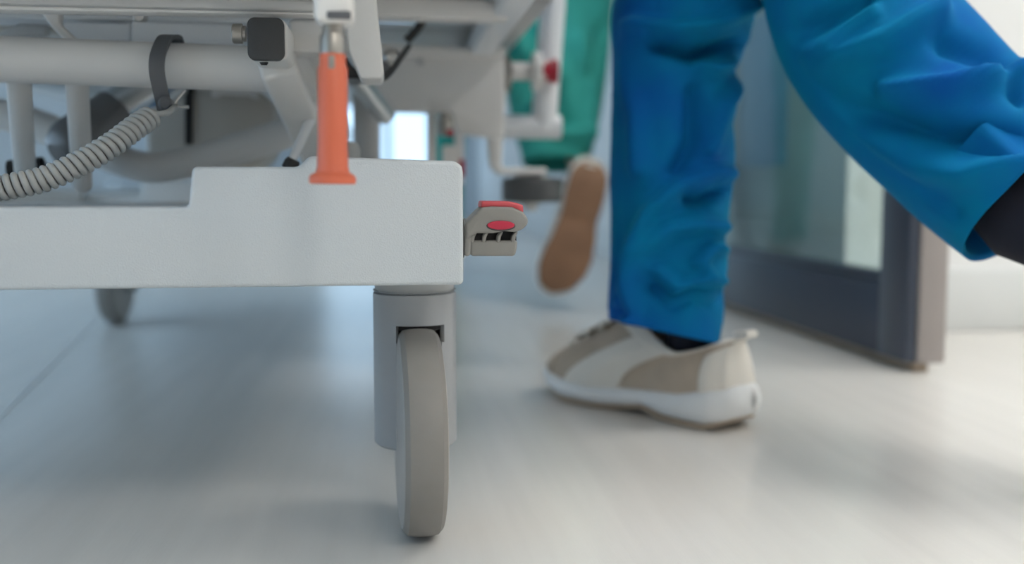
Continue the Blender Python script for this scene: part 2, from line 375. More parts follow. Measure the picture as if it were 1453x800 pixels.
# brake pedal on the right corner
PY = .672
ped = bpy.data.objects.new('brake_pedal', None); COL.objects.link(ped); ped.parent = bed
ped['label'] = 'grey brake pedal with red marking'
lathe('pedal_shaft', P(655, 338, PY + .014), (1, 0, 0), [(0, -.012), (.0135, -.012), (.0135, .0015), (.011, .003), (.011, .012), (0, .012)], 'black', ped)
lathe('shaft_ring', P(656, 338, PY + .014), (1, 0, 0), [(.0122, .0006), (.0140, .0006), (.0140, .0018), (.0122, .0018)], 'chrome', ped)
pprism('pedal_hub', [(660, 318), (668, 311), (676, 312), (673, 330), (669, 346), (668, 363), (659, 364), (659, 330)], PY - .001, .030, 'pedal', ped, .0018)
pprism('pedal_flange', [(661, 318), (684, 294.5), (700, 293), (728, 294), (743, 301), (750, 311), (749, 319), (742, 325), (732, 329.5), (716, 328), (700, 331), (684, 331), (676, 331), (668, 336), (662, 340)], PY - .004, .034, 'pedal', ped, .0022, 4)
pprism('pedal_block', [(667, 341), (735, 341), (734, 352), (731, 363.5), (668, 363.5)], PY, .030, 'pedal', ped, .002)
pprism('pedal_recess', [(669, 328), (732, 326), (733, 344), (669, 344)], PY + .006, .020, 'dark', ped)
for xa in (671, 687.5, 708, 729):
    pprism('pedal_rib', [(xa + 2, 329), (xa + 6.5, 329), (xa + 3, 336), (xa + 1.5, 344), (xa - 3.5, 344), (xa - 2.5, 335)], PY - .001, .02, 'pedal', ped, .0008)
ov = [(711 + 19.5 * math.cos(t), 319.5 + 6.4 * math.sin(t)) for t in [2 * PI * k / 28 for k in range(28)]]
pprism('marking_shadow_rim', [(711 + (x - 711) * 1.06, 320.4 + (y - 319.5) * 1.16) for x, y in ov], PY - .0046, .004, 'cap', ped, .0004)  # charcoal oval set slightly low, paints the shadow under the red marking
mk = pprism('pedal_marking', ov, PY - .0056, .004, 'red', ped, .001); mk['label'] = 'glossy red oval marking'
st = pprism('pedal_strip', [(682.5, 294.5), (684, 285), (722, 285.5), (734, 288), (742.5, 291), (743, 303), (730, 296), (700, 293.5)], PY + .004, .026, 'pink', ped, .0012); st['label'] = 'pinkish red top strip'

# --- under-frame at the left
TY = .80
tube('cross_tube', [P(-420, 68, TY), P(392, 99, TY)], 30.5 * TY * MP, 'white', bed, 32)
for (x0, x1, y1, r0, r1) in ((25, 36, 246, 16.5, 13.5), (108, 117, 262, 15.5, 13), (-130, -112, 246, 16, 13)):
    tube('strut', [P(x0, 92, TY + .004), P(x1, y1, .93)], [r0 * TY * MP, r1 * .93 * MP], 'white', bed, 24)
tube('strut_pivot', [P(14, 243, .95), P(62, 238, .95)], .010, 'black', bed)
# hook strap over the cross tube
hk = smoothpath([P(252, 66, .815), P(249, 55, .808), P(242, 51.5, .795), P(233, 56, .782), P(224, 78, .769), P(222.5, 100, .767), P(227, 125, .770), P(233, 150, .774), P(234, 158, .776)], 6)
hs = ribbon('hook_strap', hk, (1, 0, 0), 20 * .78 * MP, .0028, 'hookgrey', bed); bev(hs, .0008, 2); hs['label'] = 'dark grey plastic hook strap'
lathe('hook_knob', P(235, 147, .768), (0, -1, 0), [(0, -.006), (.0052, -.006), (.0052, .002), (.0035, .0035), (0, .0035)], 'hookgrey', hs, 20)
tube('wire_clip', [P(240, 158, .78), P(252, 140, .78), P(262, 128, .785)], .0012, 'metal', bed, 10)
tube('wire_clip', [P(238, 146, .78), P(256, 152, .78), P(268, 152, .78)], .0014, 'metal', bed, 10)
# coiled cord
cpath = smoothpath([P(-190, 262, .70), P(-110, 272, .70), P(-40, 271, .70), P(10, 265, .70), P(62, 254, .705), P(112, 232, .712), P(156, 207, .722), P(190, 182, .735), P(216, 164, .748)], 12)
def resample(path, n):
    L = [0]
    for i in range(1, len(path)): L.append(L[-1] + (path[i] - path[i - 1]).length)
    out = []; j = 0
    for k in range(n):
        s = L[-1] * k / (n - 1)
        while j < len(path) - 2 and L[j + 1] < s: j += 1
        t = (s - L[j]) / max(1e-9, L[j + 1] - L[j]); out.append(path[j].lerp(path[j + 1], t))
    return out, L[-1]
PTS = 16
_, clen = resample(cpath, 10); turns = int(clen / (9.6 * .71 * MP)); cp, _ = resample(cpath, turns * PTS)
rc = 13.2 * .71 * MP; helix = []
for i, (p, t, a, b) in enumerate(frames(cp)):
    an = 2 * PI * i / PTS; helix.append(p + (a * math.cos(an) + b * math.sin(an)) * rc)
coil = tube('coiled_cord', helix + [P(225, 162, .745), P(238, 160, .752), P(248, 152, .77)], 4.75 * .71 * MP, 'cord', bed, 10, sharp=False); coil['label'] = 'pale grey coiled cable'
# actuator motor and gearbox deeper under the bed
ma, mb2 = P(106, 206, 1.02), P(166, 164, 1.05); ax = (mb2 - ma)
mo = lathe('actuator_motor', ma, ax, [(0, -.020), (.014, -.020), (.022, -.015), (.0265, -.006), (.0275, 0), (.0275, ax.length), (.024, ax.length + .002), (0, ax.length + .002)], 'motor', bed)
lathe('actuator_tube', mb2, ax, [(0, 0), (.0255, 0), (.0255, .042), (.022, .046), (.022, .075), (0, .075)], 'chrome', bed)
pprism('gear_housing', [(204, 128), (300, 124), (372, 128), (386, 150), (382, 220), (352, 246), (230, 248), (204, 220)], 1.16, .12, 'putty', bed, .012)
pprism('housing_groove', [(262, 120), (274, 120), (272, 205), (262, 205)], 1.155, .02, 'dark', bed, .001)
pprism('housing_bracket', [(300, 122), (362, 124), (364, 140), (350, 134), (312, 132), (300, 138)], 1.12, .02, 'white', bed, .002)
bt = smoothpath([P(-160, 120, 1.08), P(-60, 148, 1.08), P(30, 170, 1.08), P(100, 196, 1.08), P(160, 224, 1.08), P(215, 238, 1.08), P(275, 229, 1.08), P(340, 210, 1.08), P(410, 188, 1.08), P(480, 160, 1.08)], 6)
tube('bent_tube', bt, 21 * 1.08 * MP, 'white', bed, 24)
# square tube with charcoal end cap, sloping leg
cY = .712
qa = P(350, 24, cY); qb = P(404, 86, cY)
rrect2 = lambda x0, z0, x1, z1, y, rad: [(x + rad * math.cos(a0 + PI / 8 * k), y, z + rad * math.sin(a0 + PI / 8 * k)) for x, z, a0 in ((x1 - rad, z1 - rad, 0), (x0 + rad, z1 - rad, PI / 2), (x0 + rad, z0 + rad, PI), (x1 - rad, z0 + rad, 1.5 * PI)) for k in range(5)]
auto(prism('square_tube', rrect2(qa.x + .0005, qb.z + .0005, qb.x + .0018, qa.z - .0005, cY + .003, .005), (0, 1.2, 0), 'white', bed, .0005))
def rrect(x0, z0, x1, z1, y, rad, n=6):
    return [(cx_ + rad * math.cos(a0 + PI / 2 * k / n), y, cz_ + rad * math.sin(a0 + PI / 2 * k / n)) for cx_, cz_, a0 in ((x1 - rad, z1 - rad, 0), (x0 + rad, z1 - rad, PI / 2), (x0 + rad, z0 + rad, PI), (x1 - rad, z0 + rad, 1.5 * PI)) for k in range(n + 1)]
cp_ = prism('end_cap', rrect(qa.x, qb.z, qb.x, qa.z, cY, .0052), (0, .006, 0), 'cap', bed, .0009, 2); cp_['label'] = 'charcoal plastic end cap'
lathe('clamp_knob', P(349.5, 48, cY + .012), (-1, 0, 0), [(0, 0), (.0055, 0), (.0055, .0022), (.0068, .0025), (.0068, .0085), (.0062, .0092), (0, .0092)], 'nickel', bed)
pprism('bolt_slot', [(368, 88), (380, 88), (378, 91.5), (370, 91.5)], cY + .001, .004, 'dark', bed)
la, lb = P(392, 88, .765), P(448, 214, .93)
beam('sloping_leg', la, lb, 50 * .8 * MP, .024, 'white', bed, .004, roll=V((0, 1, 0)))
pprism('upright', [(436, 70), (466, 70), (462, 250), (432, 250)], 1.0, .03, 'white', bed, .003)
tube('damper_rod', [P(449, 150, .86), P(413, 231, .80)], [.0045, .0035], 'white2', bed, 14)
lathe('rod_foot', P(417, 226, .80), P(410, 240, .80) - P(417, 226, .80), [(0, 0), (.005, 0), (.0062, .003), (.0062, .0085), (.004, .010), (0, .010)], 'black', bed)
pprism('cross_beam', [(409, 27), (505, 24), (505, 74), (409, 74)], .765, .035, 'white', bed, .003)
pprism('white_bar', [(186, 30), (340, 35), (340, 64), (186, 60)], .87, .02, 'white2', bed, .002)
pprism('white_bar', [(90, 32), (184, 32), (184, 58), (90, 58)], .89, .02, 'white2', bed, .002)
# deck edge layers over the cross tube
pprism('deck_rail', [(-420, -20), (446, 0), (446, 16), (-420, -4)], .735, .03, 'deck', bed, .002)
pprism('deck_rail', [(-420, -1), (446, 16.5), (446, 21), (-420, 6)], .742, .018, 'white', bed, .001)
pprism('deck_rail', [(-420, 8), (360, 24), (360, 33), (-420, 18)], .90, .04, 'white2', bed, .002)
pprism('deck_slat', [(-420, 14), (64, 20), (64, 40), (-420, 34)], .97, .05, 'putty', bed, .002)
pprism('deck_bracket', [(56, 10), (84, 12), (84, 34), (110, 58), (94, 60), (74, 40), (62, 24)], .84, .012, 'white', bed, .002)
pprism('deck_bracket', [(0, 44), (52, 24), (66, 26), (66, 50), (0, 54)], .93, .012, 'deck', bed, .002)
lathe('bolt', P(200, 24, .88), (0, -1, 0), [(0, 0), (.006, 0), (.006, .003), (.004, .006), (0, .006)], 'metal', bed, 20)
# --- orange grip on its rod
OY = .545
oc = lambda y: P(472, y, OY)
pu = OY * MP
lathe('orange_grip', oc(261), oc(83) - oc(261),
      [(0, 0), (31 * pu, 0), (32.5 * pu, 2 * pu), (32.5 * pu, 9 * pu), (30 * pu, 12.5 * pu), (23.5 * pu, 16 * pu), (21.5 * pu, 24 * pu), (20.5 * pu, 60 * pu), (20.5 * pu, 158 * pu), (18 * pu, 163 * pu), (18 * pu, 177 * pu), (17 * pu, 178 * pu), (0, 178 * pu)], 'orange', bed, 48)
lathe('grip_ferrule', oc(100), oc(30) - oc(100), [(0, 0), (12.5 * pu, 0), (12.5 * pu, 17 * pu), (17.5 * pu, 19 * pu), (18 * pu, 44 * pu), (15 * pu, 50 * pu), (13 * pu, 68 * pu), (13 * pu, 75 * pu), (0, 75 * pu)], 'nickel', bed, 32)
pprism('ferrule_tongue', [(466, 78), (475, 78), (475, 98), (466, 98)], OY - .0080, .004, 'nickel', bed, .0006)
pprism('grip_bracket', [(445, -60), (502, -60), (502, 20), (497, 30), (450, 30), (445, 22)], OY - .012, .026, 'white', bed, .003)
pprism('bracket_insert', [(463, 15), (498, 15), (498, 27), (463, 26)], OY - .0135, .004, 'hookgrey', bed, .001)
# --- white hanging plate and cables beside it
pprism('hanging_plate', [(478, -150), (519, -150), (545, 104), (541, 111), (512, 111), (494, 70)], .74, .05, 'white', bed, .003)
tube('black_cable', smoothpath([P(488, 84, .86), P(500, 100, .86), P(516, 111, .86), P(540, 112, .87), P(556, 100, .9), P(570, 80, .95), P(580, 66, 1.0)], 5), .0028, 'black', bed, 10)
pprism('cable_block', [(487, 84), (497, 92), (514, 110), (492, 110)], .85, .012, 'black', bed, .001)
tube('black_strap', [P(606, 20, 1.05), P(592, 42, 1.05), P(577, 58, 1.05)], .0045, 'black', bed, 10)
lathe('cable_clamp', P(556, 84, 1.0), (0, -1, 0), [(0, 0), (.009, 0), (.009, .012), (.005, .016), (0, .016)], 'metal', bed, 20)
lathe('cable_clamp', P(546, 98, 1.0), (0, -1, 0), [(0, 0), (.008, 0), (.008, .010), (.005, .014), (0, .014)], 'hookgrey', bed, 20)
tube('steel_rod', [P(505, 108, 1.1), P(547, 163, 1.18)], .012, 'chrome', bed, 20)
tube('white_post', [P(520, 130, 1.22), P(520, 260, 1.22)], .016, 'deck', bed, 20)
lathe('clear_cap', P(497, 232, .88), (0, 0, 1), [(0, 0), (.0085, 0), (.0085, .012), (.006, .018), (0, .019)], 'cord', bed, 20)
# --- lying-surface frame on the right, seen from below
sx = P(722, 14, 1.0)
beam('side_frame', V((sx.x, .52, sx.z + .008)), V((sx.x, 2.38, sx.z + .008)), .030, .030, 'white2', bed, .005)
beam('side_frame', V((2 * BX - sx.x, .52, sx.z + .008)), V((2 * BX - sx.x, 2.38, sx.z + .008)), .030, .030, 'white2', bed, .005)
x_l, x_r = 2 * BX - sx.x, sx.x
def crossbar(px_y, Y, h, dep, m):
    z = P(620, px_y, Y).z; return box('deck_crossbar', (x_l, Y, z - h / 2), (x_r, Y + dep, z + h / 2), m, bed, .002)
crossbar(12, 1.0, .018, .03, 'white'); crossbar(21.5, 1.18, .010, .03, 'chrome'); crossbar(29, 1.28, .010, .02, 'white2'); crossbar(36.5, 1.34, .010, .03, 'chrome'); crossbar(45, 1.46, .012, .03, 'putty')
# end panel with lip
pprism('end_panel', [(566, 74), (716, 76), (716, 196), (648, 190), (640, 160), (560, 158), (538, 128), (530, 112), (548, 104)], 1.30, .03, 'white', bed, .003)
pprism('panel_lip', [(520, 56), (560, 63), (718, 68), (718, 79), (580, 78), (566, 76), (520, 70)], 1.28, .06, 'white', bed, .003)
pprism('panel_hole', [(597 + 5 * math.cos(k * PI / 8), 88 + 5 * math.sin(k * PI / 8)) for k in range(16)], 1.296, .006, 'deck', bed, .001)
pprism('post', [(606, 150), (619, 150), (619, 260), (606, 260)], 1.34, .02, 'white', bed, .002)
lathe('solenoid', P(632, 192, 1.27), (0, 0, 1), [(0, 0), (.011, 0), (.011, .020), (.008, .022), (.008, .028), (0, .028)], 'nickel', bed, 24)
pprism('red_tag', [(634, 184), (644, 184), (644, 193), (634, 193)], 1.255, .004, 'crimson', bed, .001)
pprism('post', [(628, 206), (646, 206), (646, 262), (628, 262)], 1.36, .02, 'white', bed, .002)
pprism('post', [(646, 190), (658, 190), (658, 262), (646, 262)], 1.38, .02, 'white', bed, .002)
pprism('red_tag', [(652, 226), (660, 226), (660, 250), (652, 250)], 1.36, .004, 'crimson', bed, .001)
# bumper bracket and roller
RY = 1.40
pprism('bumper_bracket', [(684, 80), (716, 78), (718, 130), (712, 232), (714, 238), (776, 238), (776, 248), (708, 248), (696, 236), (692, 200), (688, 150)], RY - .035, .028, 'white', bed, .003)
bo = [(703, 168), (705, 180)]
for x, y in bo: lathe('bolt', P(x, y, RY - .034), (0, -1, 0), [(0, 0), (.004, 0), (.004, .002), (0, .003)], 'nickel', bed, 14)
rc0 = P(755, 287, RY); rt0 = P(755, 252, RY); hh = rt0.z - rc0.z; Rr = 43.5 * RY * MP
ro = lathe('bumper_roller', rc0, (0, 0, 1), [(0, 0), (Rr - .005, 0), (Rr - .001, .003), (Rr, .007), (Rr, hh - .007), (Rr - .001, hh - .003), (Rr - .005, hh), (0, hh)], 'roller', bed, 48); ro['label'] = 'dark grey corner bumper roller'
lathe('roller_bolt', P(752, 299, RY), (0, 0, 1), [(0, 0), (.009, 0), (.010, .002), (.010, .008), (.016, .010), (.016, .014), (0, .014)], 'metal', bed, 20)
lathe('roller_washer', rt0, (0, 0, 1), [(0, 0), (.024, 0), (.022, .005), (.010, .012), (0, .012)], 'metal', bed, 24)
lathe('pivot_disc', P(716, 106, RY - .02), (1, 0, 0), [(0, -.006), (.025, -.006), (.025, .006), (.012, .010), (0, .010)], 'nickel', bed, 28)
# side-rail tube with pin and crimson collar
lathe('rail_pin', P(722, 101, RY), (1, 0, 0), [(0, 0), (.0125, 0), (.0125, .033), (.027, .034), (.027, .044), (.018, .046), (.018, .05), (0, .05)], 'white', bed, 28)
lathe('pin_collar', P(766, 101, RY - .004), (1, 0, 0), [(0, 0), (.0145, 0), (.0145, .018), (.017, .019), (.017, .024), (0, .024)], 'crimson', bed, 28)
tr = 18.5 * RY * MP
tube('rail_tube', [P(796, -330, RY + .03), P(784, 10, RY + .03), P(771, 186, RY + .03)], tr, 'white2', bed, 28)
tube('rail_tube', [P(700, 179.5, RY + .03), P(795, 180.5, RY + .03)], tr * .93, 'white2', bed, 28)
# lying surface, mattress and end boards (above the picture)
zd = sx.z + .03
bs0, bs1 = P(455, -50, OY), P(492, -50, OY)
box('bracket_stem', (bs0.x, OY - .007, bs0.z), (bs1.x, OY + .012, zd + .002), 'white', bed, .002)
box('deck_panel', (BX - .43, .50, zd), (BX + .43, 1.10, zd + .02), 'deck', bed, .004)
box('deck_panel', (BX - .43, 1.12, zd), (BX + .43, 1.75, zd + .02), 'deck', bed, .004)
box('deck_panel', (BX - .43, 1.77, zd), (BX + .43, 2.38, zd + .02), 'deck', bed, .004)
mt = box('mattress', (BX - .42, .50, zd + .021), (BX + .42, 2.38, zd + .16), 'mattress', bed, .035, 4)
def board(y, h):
    pts = [(BX - .46, y, zd + .02), (BX + .46, y, zd + .02), (BX + .46, y, zd + h - .08), (BX + .38, y, zd + h), (BX - .38, y, zd + h), (BX - .46, y, zd + h - .08)]
    return prism('end_board', pts, (0, .035, 0), 'white', bed, .012, 3)
board(.455, .40); board(2.39, .52)
for y in (.60, 2.30):                                    # lift columns between base and lying surface
    for s in (-1, 1): pass
for x in (BX - .02,):
    tube('lift_column', [(x, 1.62, .2), (x, 1.62, zd)], .045, 'white', bed, 28)
    box('column_foot', (x - .09, 1.50, zb + .01), (x + .09, 1.74, zst), 'white', bed, .006)
    box('base_cross_beam', (xl + .03, 1.55, zb + .01), (xr - .03, 1.69, zst - .02), 'white', bed, .006)
adopt(bed)

# ------------------------------------------------------------------ shoes
def lerp_tab(tab, t):
    for (a, va), (b, vb) in zip(tab, tab[1:]):
        if t <= b: 
            u = (t - a) / (b - a); u = u * u * (3 - 2 * u) * .5 + u * .5
            return va + (vb - va) * u
    return tab[-1][1]
LSH = .288
HALF = [(0, .004), (.012, .016), (.04, .026), (.1, .0355), (.22, .0375), (.40, .0355), (.55, .0415), (.68, .0475), (.80, .0465), (.90, .0375), (.96, .0265), (.99, .0145), (1, .004)]
BOT = [(0, .014), (.05, .006), (.12, .001), (.30, .0015), (.42, .0085), (.52, .0035), (.62, .001), (.80, .002), (.92, .009), (1, .022)]
TOP = [(0, .050), (.08, .048), (.25, .036), (.45, .031), (.65, .028), (.85, .030), (1, .040)]
def cen(t, side): return side * (.004 * math.sin(PI * t) + .008 * max(0, t - .55) / .45 * -1)
def shoe(parent, MT, side, outsole, name_label=None):
    """local x runs heel to toe, z up; returns the shoe Empty"""
    s = bpy.data.objects.new('shoe', None); COL.objects.link(s); s.parent = parent
    if name_label: s['label'] = name_label
    def sole(name, m, off0, z_of, stations=40, n=20):
        rings = []
        for i in range(stations + 1):
            t = i / stations; t = .5 - .5 * math.cos(PI * t); x = t * LSH
            h = lerp_tab(HALF, t) + off0; zb_, zt_ = z_of(t); r = []
            for k in range(n):
                a = 2 * PI * k / n; ca_, sa_ = math.cos(a), math.sin(a)
                ex = .42
                yy = math.copysign(abs(ca_) ** ex, ca_) * h; zz_ = (zb_ + zt_) / 2 + math.copysign(abs(sa_) ** ex, sa_) * (zt_ - zb_) / 2
                yy *= 1 + .06 * math.sin(PI * (zz_ - zb_) / max(1e-6, zt_ - zb_))
                r.append((x * (.955 if name == 'outsole' else 1) + (.007 if name == 'outsole' else 0) + (-.006 * math.sin(PI * (zz_ - zb_) / max(1e-6, zt_ - zb_)) * (1 - t) * (t < .2)), yy + cen(t, side), zz_))
            rings.append(r)
        vs, fs = rings_mesh(rings); return auto(mesh(name, vs, fs, m, s), 60)
    sole('midsole', MT['mid'], .002, lambda t: (lerp_tab(BOT, t) + .003, lerp_tab(TOP, t)))
    sole('outsole', outsole, .0005, lambda t: (lerp_tab(BOT, t) - .001, lerp_tab(BOT, t) + .0045))
    def upper(u, v, off=0.0):
        """u in 0..1 round the outline (0 = heel, .5 = toe), v in 0..1 up to the collar"""
        a = 2 * PI * u
        t = .5 - .5 * math.cos(a); t = t * .985 + .008
        sgn = 1 if math.sin(a) >= 0 else -1
        h = lerp_tab(HALF, t) * .97 * min(1, abs(math.sin(a)) * 3 + .0)
        b0 = V((t * LSH, sgn * h + cen(t, side), lerp_tab(TOP, t) - .006))
        cx_, ra, rb = .072, .058, .031
        back = .5 + .5 * math.cos(a)
        cz = .078 + .020 * max(0, math.cos(a)) ** 1.5 + .036 * max(0, -math.cos(a)) ** 1.3
        c0 = V((cx_ - ra * math.cos(a) + .012 * max(0, -math.cos(a)), rb * math.sin(a), cz))
        toe = max(0, (t - .30) / .70)
        m1 = b0 + V((.004 - .012 * toe * toe, 0, .022 + .010 * (1 - toe)))
        m2 = c0.lerp(b0, .30 + .12 * toe) + V((0, 0, .006 + .003 * toe))
        w_ = 1 - v
        p = b0 * w_ ** 3 + m1 * 3 * w_ * w_ * v + m2 * 3 * w_ * v * v + c0 * v ** 3
        if off:
            e = .004
            du = upper((u + e) % 1, v) - upper((u - e) % 1, v); dv = upper(u, min(1, v + e)) - upper(u, max(0, v - e))
            n = du.cross(dv); 
            if n.length > 1e-12:
                n.normalize(); ctr = V((.5 * LSH, 0, .03))
                if n.dot(p - V((min(max(p.x, .05), .22), 0, .03))) < 0: n = -n
                p = p + n * off
        return p
    def patch(name, m, u0, u1, v0f, v1f, off, nu=40, nv=12, closed=False):
        vs, fs = [], []
        N = nu if closed else nu + 1
        for i in range(N):
            u = u0 + (u1 - u0) * i / nu; f = i / nu
            va = v0f(f) if callable(v0f) else v0f; vb = v1f(f) if callable(v1f) else v1f
            for j in range(nv + 1):
                vs.append(upper(u % 1, va + (vb - va) * j / nv, off))
        for i in range(nu):
            for j in range(nv):
                a_ = i * (nv + 1) + j; b_ = ((i + 1) % N) * (nv + 1) + j
                fs.append([a_, b_, b_ + 1, a_ + 1])
        o = mesh(name, vs, fs, m, s); sd = o.modifiers.new('solid', 'SOLIDIFY'); sd.thickness = .0022; sd.offset = -1; return o
    patch('upper', MT['upper'], 0, 1, 0, 1, 0, 72, 14, True)
    patch('heel_counter', MT['over'], -.115, .115, 0, lambda f: .62 + .2 * math.sin(PI * f), .0016)
    patch('toe_guard', MT['over2'], .40, .60, 0, lambda f: .12 + .26 * math.sin(PI * f), .0016)
    for u0, u1 in ((.256, .352), (.648, .744)):
        patch('side_panel', MT['over'], u0, u1, 0, lambda f: .96, .0016, 14)
    patch('collar', MT['over'], 0, 1, .86, 1.0, .0028, 60, 5, True)
    # tongue, laces, pull tab, sock
    def tg(x): return upper(.5, (x), 0)
    rib = [upper(.5, v, .003) for v in (.45, .6, .75, .9, 1.0)]; rib.append(rib[-1] + V((.004, 0, .016)))
    tn = ribbon('tongue', smoothpath(rib, 4), (0, 1, 0), .036, .005, MT['over'], s); bev(tn, .002)
    for v in (.50, .62, .74, .86):
        pa = [upper(.5 + du, v - abs(du) * .6, .0052) for du in (-.075, -.05, -.025, 0, .025, .05, .075)]
        tube('lace', smoothpath(pa, 3), .0022, MT['lace'], s, 8)
    hb = upper(0, 1.0, .002)
    tb = ribbon('pull_tab', smoothpath([hb + V((.004, 0, -.012)), hb + V((-.003, 0, -.002)), hb + V((-.014, 0, .002)), hb + V((-.012, 0, .006)), hb + V((.002, 0, .004))], 4), (0, 1, 0), .017, .003, MT['over'], s)
    lathe('sock', (.074, 0, .030), (.03, 0, 1), [(0, 0), (.022, 0), (.026, .03), (.027, .05), (.027, .07), (.029, .13), (.027, .132), (0, .132)], 'sock', s, 28)
    return s
SHOE_A = dict(mid='midsole', upper='beige', over='cream', over2='beige', lace='lace')
SHOE_B = dict(mid='cream', upper='cream', over='cream', over2='beige', lace='lace')

# ------------------------------------------------------------------ people
def seg_dist(p, a, b):
    ab = (b[0] - a[0], b[1] - a[1]); l2 = ab[0] ** 2 + ab[1] ** 2
    t = max(0, min(1, ((p[0] - a[0]) * ab[0] + (p[1] - a[1]) * ab[1]) / l2)) if l2 else 0
    dx_, dy_ = p[0] - a[0] - ab[0] * t, p[1] - a[1] - ab[1] * t
    return math.hypot(dx_, dy_)
def to_px(v):
    r = v - V((0, 0, CH)); h = V((math.sin(YAW), math.cos(YAW), 0))
    fz = r.dot(h); x = r.dot(CAMX)
    f = fz * math.cos(PITCH) - r.z * math.sin(PITCH); y = fz * math.sin(PITCH) + r.z * math.cos(PITCH)
    return (CX + F * x / f, CY - F * y / f)
def cloth(name, stations, m, parent, folds=(), seg=96, sub=8, wr=.004, wscale=22, flat=1.0, hem_in=True, cap=False, up=V((0, 1, 0)), seedv=0, tilt=0.0):
    """trouser leg: stations = (centre, half width, half depth); folds = (polyline in photo pixels where the crease runs, sigma px, height m)"""
    cs = smoothpath([s[0] for s in stations], sub)
    ws = smoothpath([V((s[1], s[2], 0)) for s in stations], sub)
    rings = []; total = len(cs)
    fr = []
    view = V((math.sin(YAW), math.cos(YAW), 0))
    for i, c in enumerate(cs):
        t = (cs[min(i + 1, total - 1)] - cs[max(0, i - 1)]).normalized()
        dvec = (view - t * t.dot(view)).normalized(); lat = t.cross(dvec).normalized()
        if lat.dot(CAMX) < 0: lat = -lat
        fr.append((c, t, lat, dvec))
    for i, (c, t, lat, dv) in enumerate(fr):
        r = []
        for k in range(seg):
            a = 2 * PI * k / seg; ca_, sa_ = math.cos(a), math.sin(a)
            nrm = (lat * ca_ / max(ws[i].x, 1e-4) + dv * sa_ / max(ws[i].y, 1e-4)).normalized()
            p = c + lat * ca_ * ws[i].x + dv * sa_ * ws[i].y
            n1 = noise.noise(V((p.x, p.y, p.z * .7)) * wscale + V((seedv, 0, 0))); n2 = noise.noise(p * wscale * 2.6 + V((5, seedv, 1)))
            disp = wr * (n1 + .10 * n2) * (.45 + .55 * abs(sa_))
            q = to_px(p)
            if sa_ < .35:
                fade = max(0, min(1, (-.32 - sa_) / .45))
                for poly, sg_, hgt in folds:
                    dd = min(seg_dist(q, poly[j], poly[j + 1]) for j in range(len(poly) - 1))
                    if dd < sg_ * 3: disp += hgt * 2.7 * math.exp(-(dd / sg_) ** 2) * fade
            r.append(p + nrm * disp - V((0, 0, 1)) * (ca_ * tilt * max(0, 1 - i / (sub * 1.5))))
        rings.append(r)
    # hem turned inside so the opening has depth
    c, t, lat, dv = fr[0]
    inner = [[c + (v - c) * .93 + t * (.004 + .05 * jj) for v in rings[0]] for jj in (1, 0)]
    allr = inner + rings
    vs, fs = rings_mesh(allr, cap=False)
    return vs, fs
def join(parts):
    V_, F_ = [], []
    for vs, fs in parts:
        o = len(V_); V_ += vs; F_ += [[i + o for i in f] for f in fs]
    return V_, F_
def body(J, parent, m='skin'):
    """one continuous skinned figure; J gives joints"""
    vs, es, rad = [], [], []
    def add(p, r, prev=None):
        vs.append(tuple(p)); rad.append(r)
        if prev is not None: es.append((prev, len(vs) - 1))
        return len(vs) - 1
    d, l = J['dir'], J['left']; up = V((0, 0, 1))
    pel = add(J['pelvis'], .12)
    for s in ('L', 'R'):
        h = add(J['hip' + s], .085, pel); k = add(J['knee' + s], .045, h); cm = add(J['knee' + s].lerp(J['ankle' + s], .3), .040, k)
        an = add(J['ankle' + s], .021, cm); add(J['toe' + s], .020, an)
    sp = add(J['pelvis'] + up * .20 + d * .01, .115, pel); ch = add(J['pelvis'] + up * .42 + d * .0, .13, sp)
    nk = add(J['pelvis'] + up * .58, .055, ch); hd_ = add(J['pelvis'] + up * .70 + d * .02, .085, nk); ht = add(J['pelvis'] + up * .80 + d * .02, .07, hd_)
    ns = add(J['pelvis'] + up * .69 + d * .115, .012, hd_)
    for sd, sw in ((1, J.get('armL', .1)), (-1, J.get('armR', -.1))):
        sh = add(J['pelvis'] + up * .50 + l * .19 * sd, .055, ch)
        el = add(J['pelvis'] + up * .24 + l * .25 * sd + d * sw * .5, .038, sh)
        wr_ = add(J['pelvis'] + up * .03 + l * .25 * sd + d * (sw + .08), .026, el)
        pm = add(J['pelvis'] - up * .04 + l * .25 * sd + d * (sw + .10), .030, wr_)
        base = V(vs[pm])
        for q, ln in ((-1.5, .9), (-.5, 1.05), (.5, 1.0), (1.5, .8)):
            f1 = add(base - up * .045 * ln + d * .019 * q, .0085, pm); add(base - up * .085 * ln + d * .019 * q - l * sd * .012, .0075, f1)
        th1 = add(V(vs[wr_]) - up * .03 + d * .045, .010, pm); add(V(vs[wr_]) - up * .065 + d * .055, .008, th1)
    me = bpy.data.meshes.new('body'); me.from_pydata(vs, es, []); me.update()
    o = bpy.data.objects.new('body', me); COL.objects.link(o); o.parent = parent; me.materials.append(M[m])
    sk = o.modifiers.new('skin', 'SKIN'); sk.use_smooth_shade = True
    sv = me.skin_vertices[0].data
    for i, r in enumerate(rad): sv[i].radius = (r, r); sv[i].use_root = (i == 0)
    sub = o.modifiers.new('sub', 'SUBSURF'); sub.levels = 1; sub.render_levels = 1
    return o
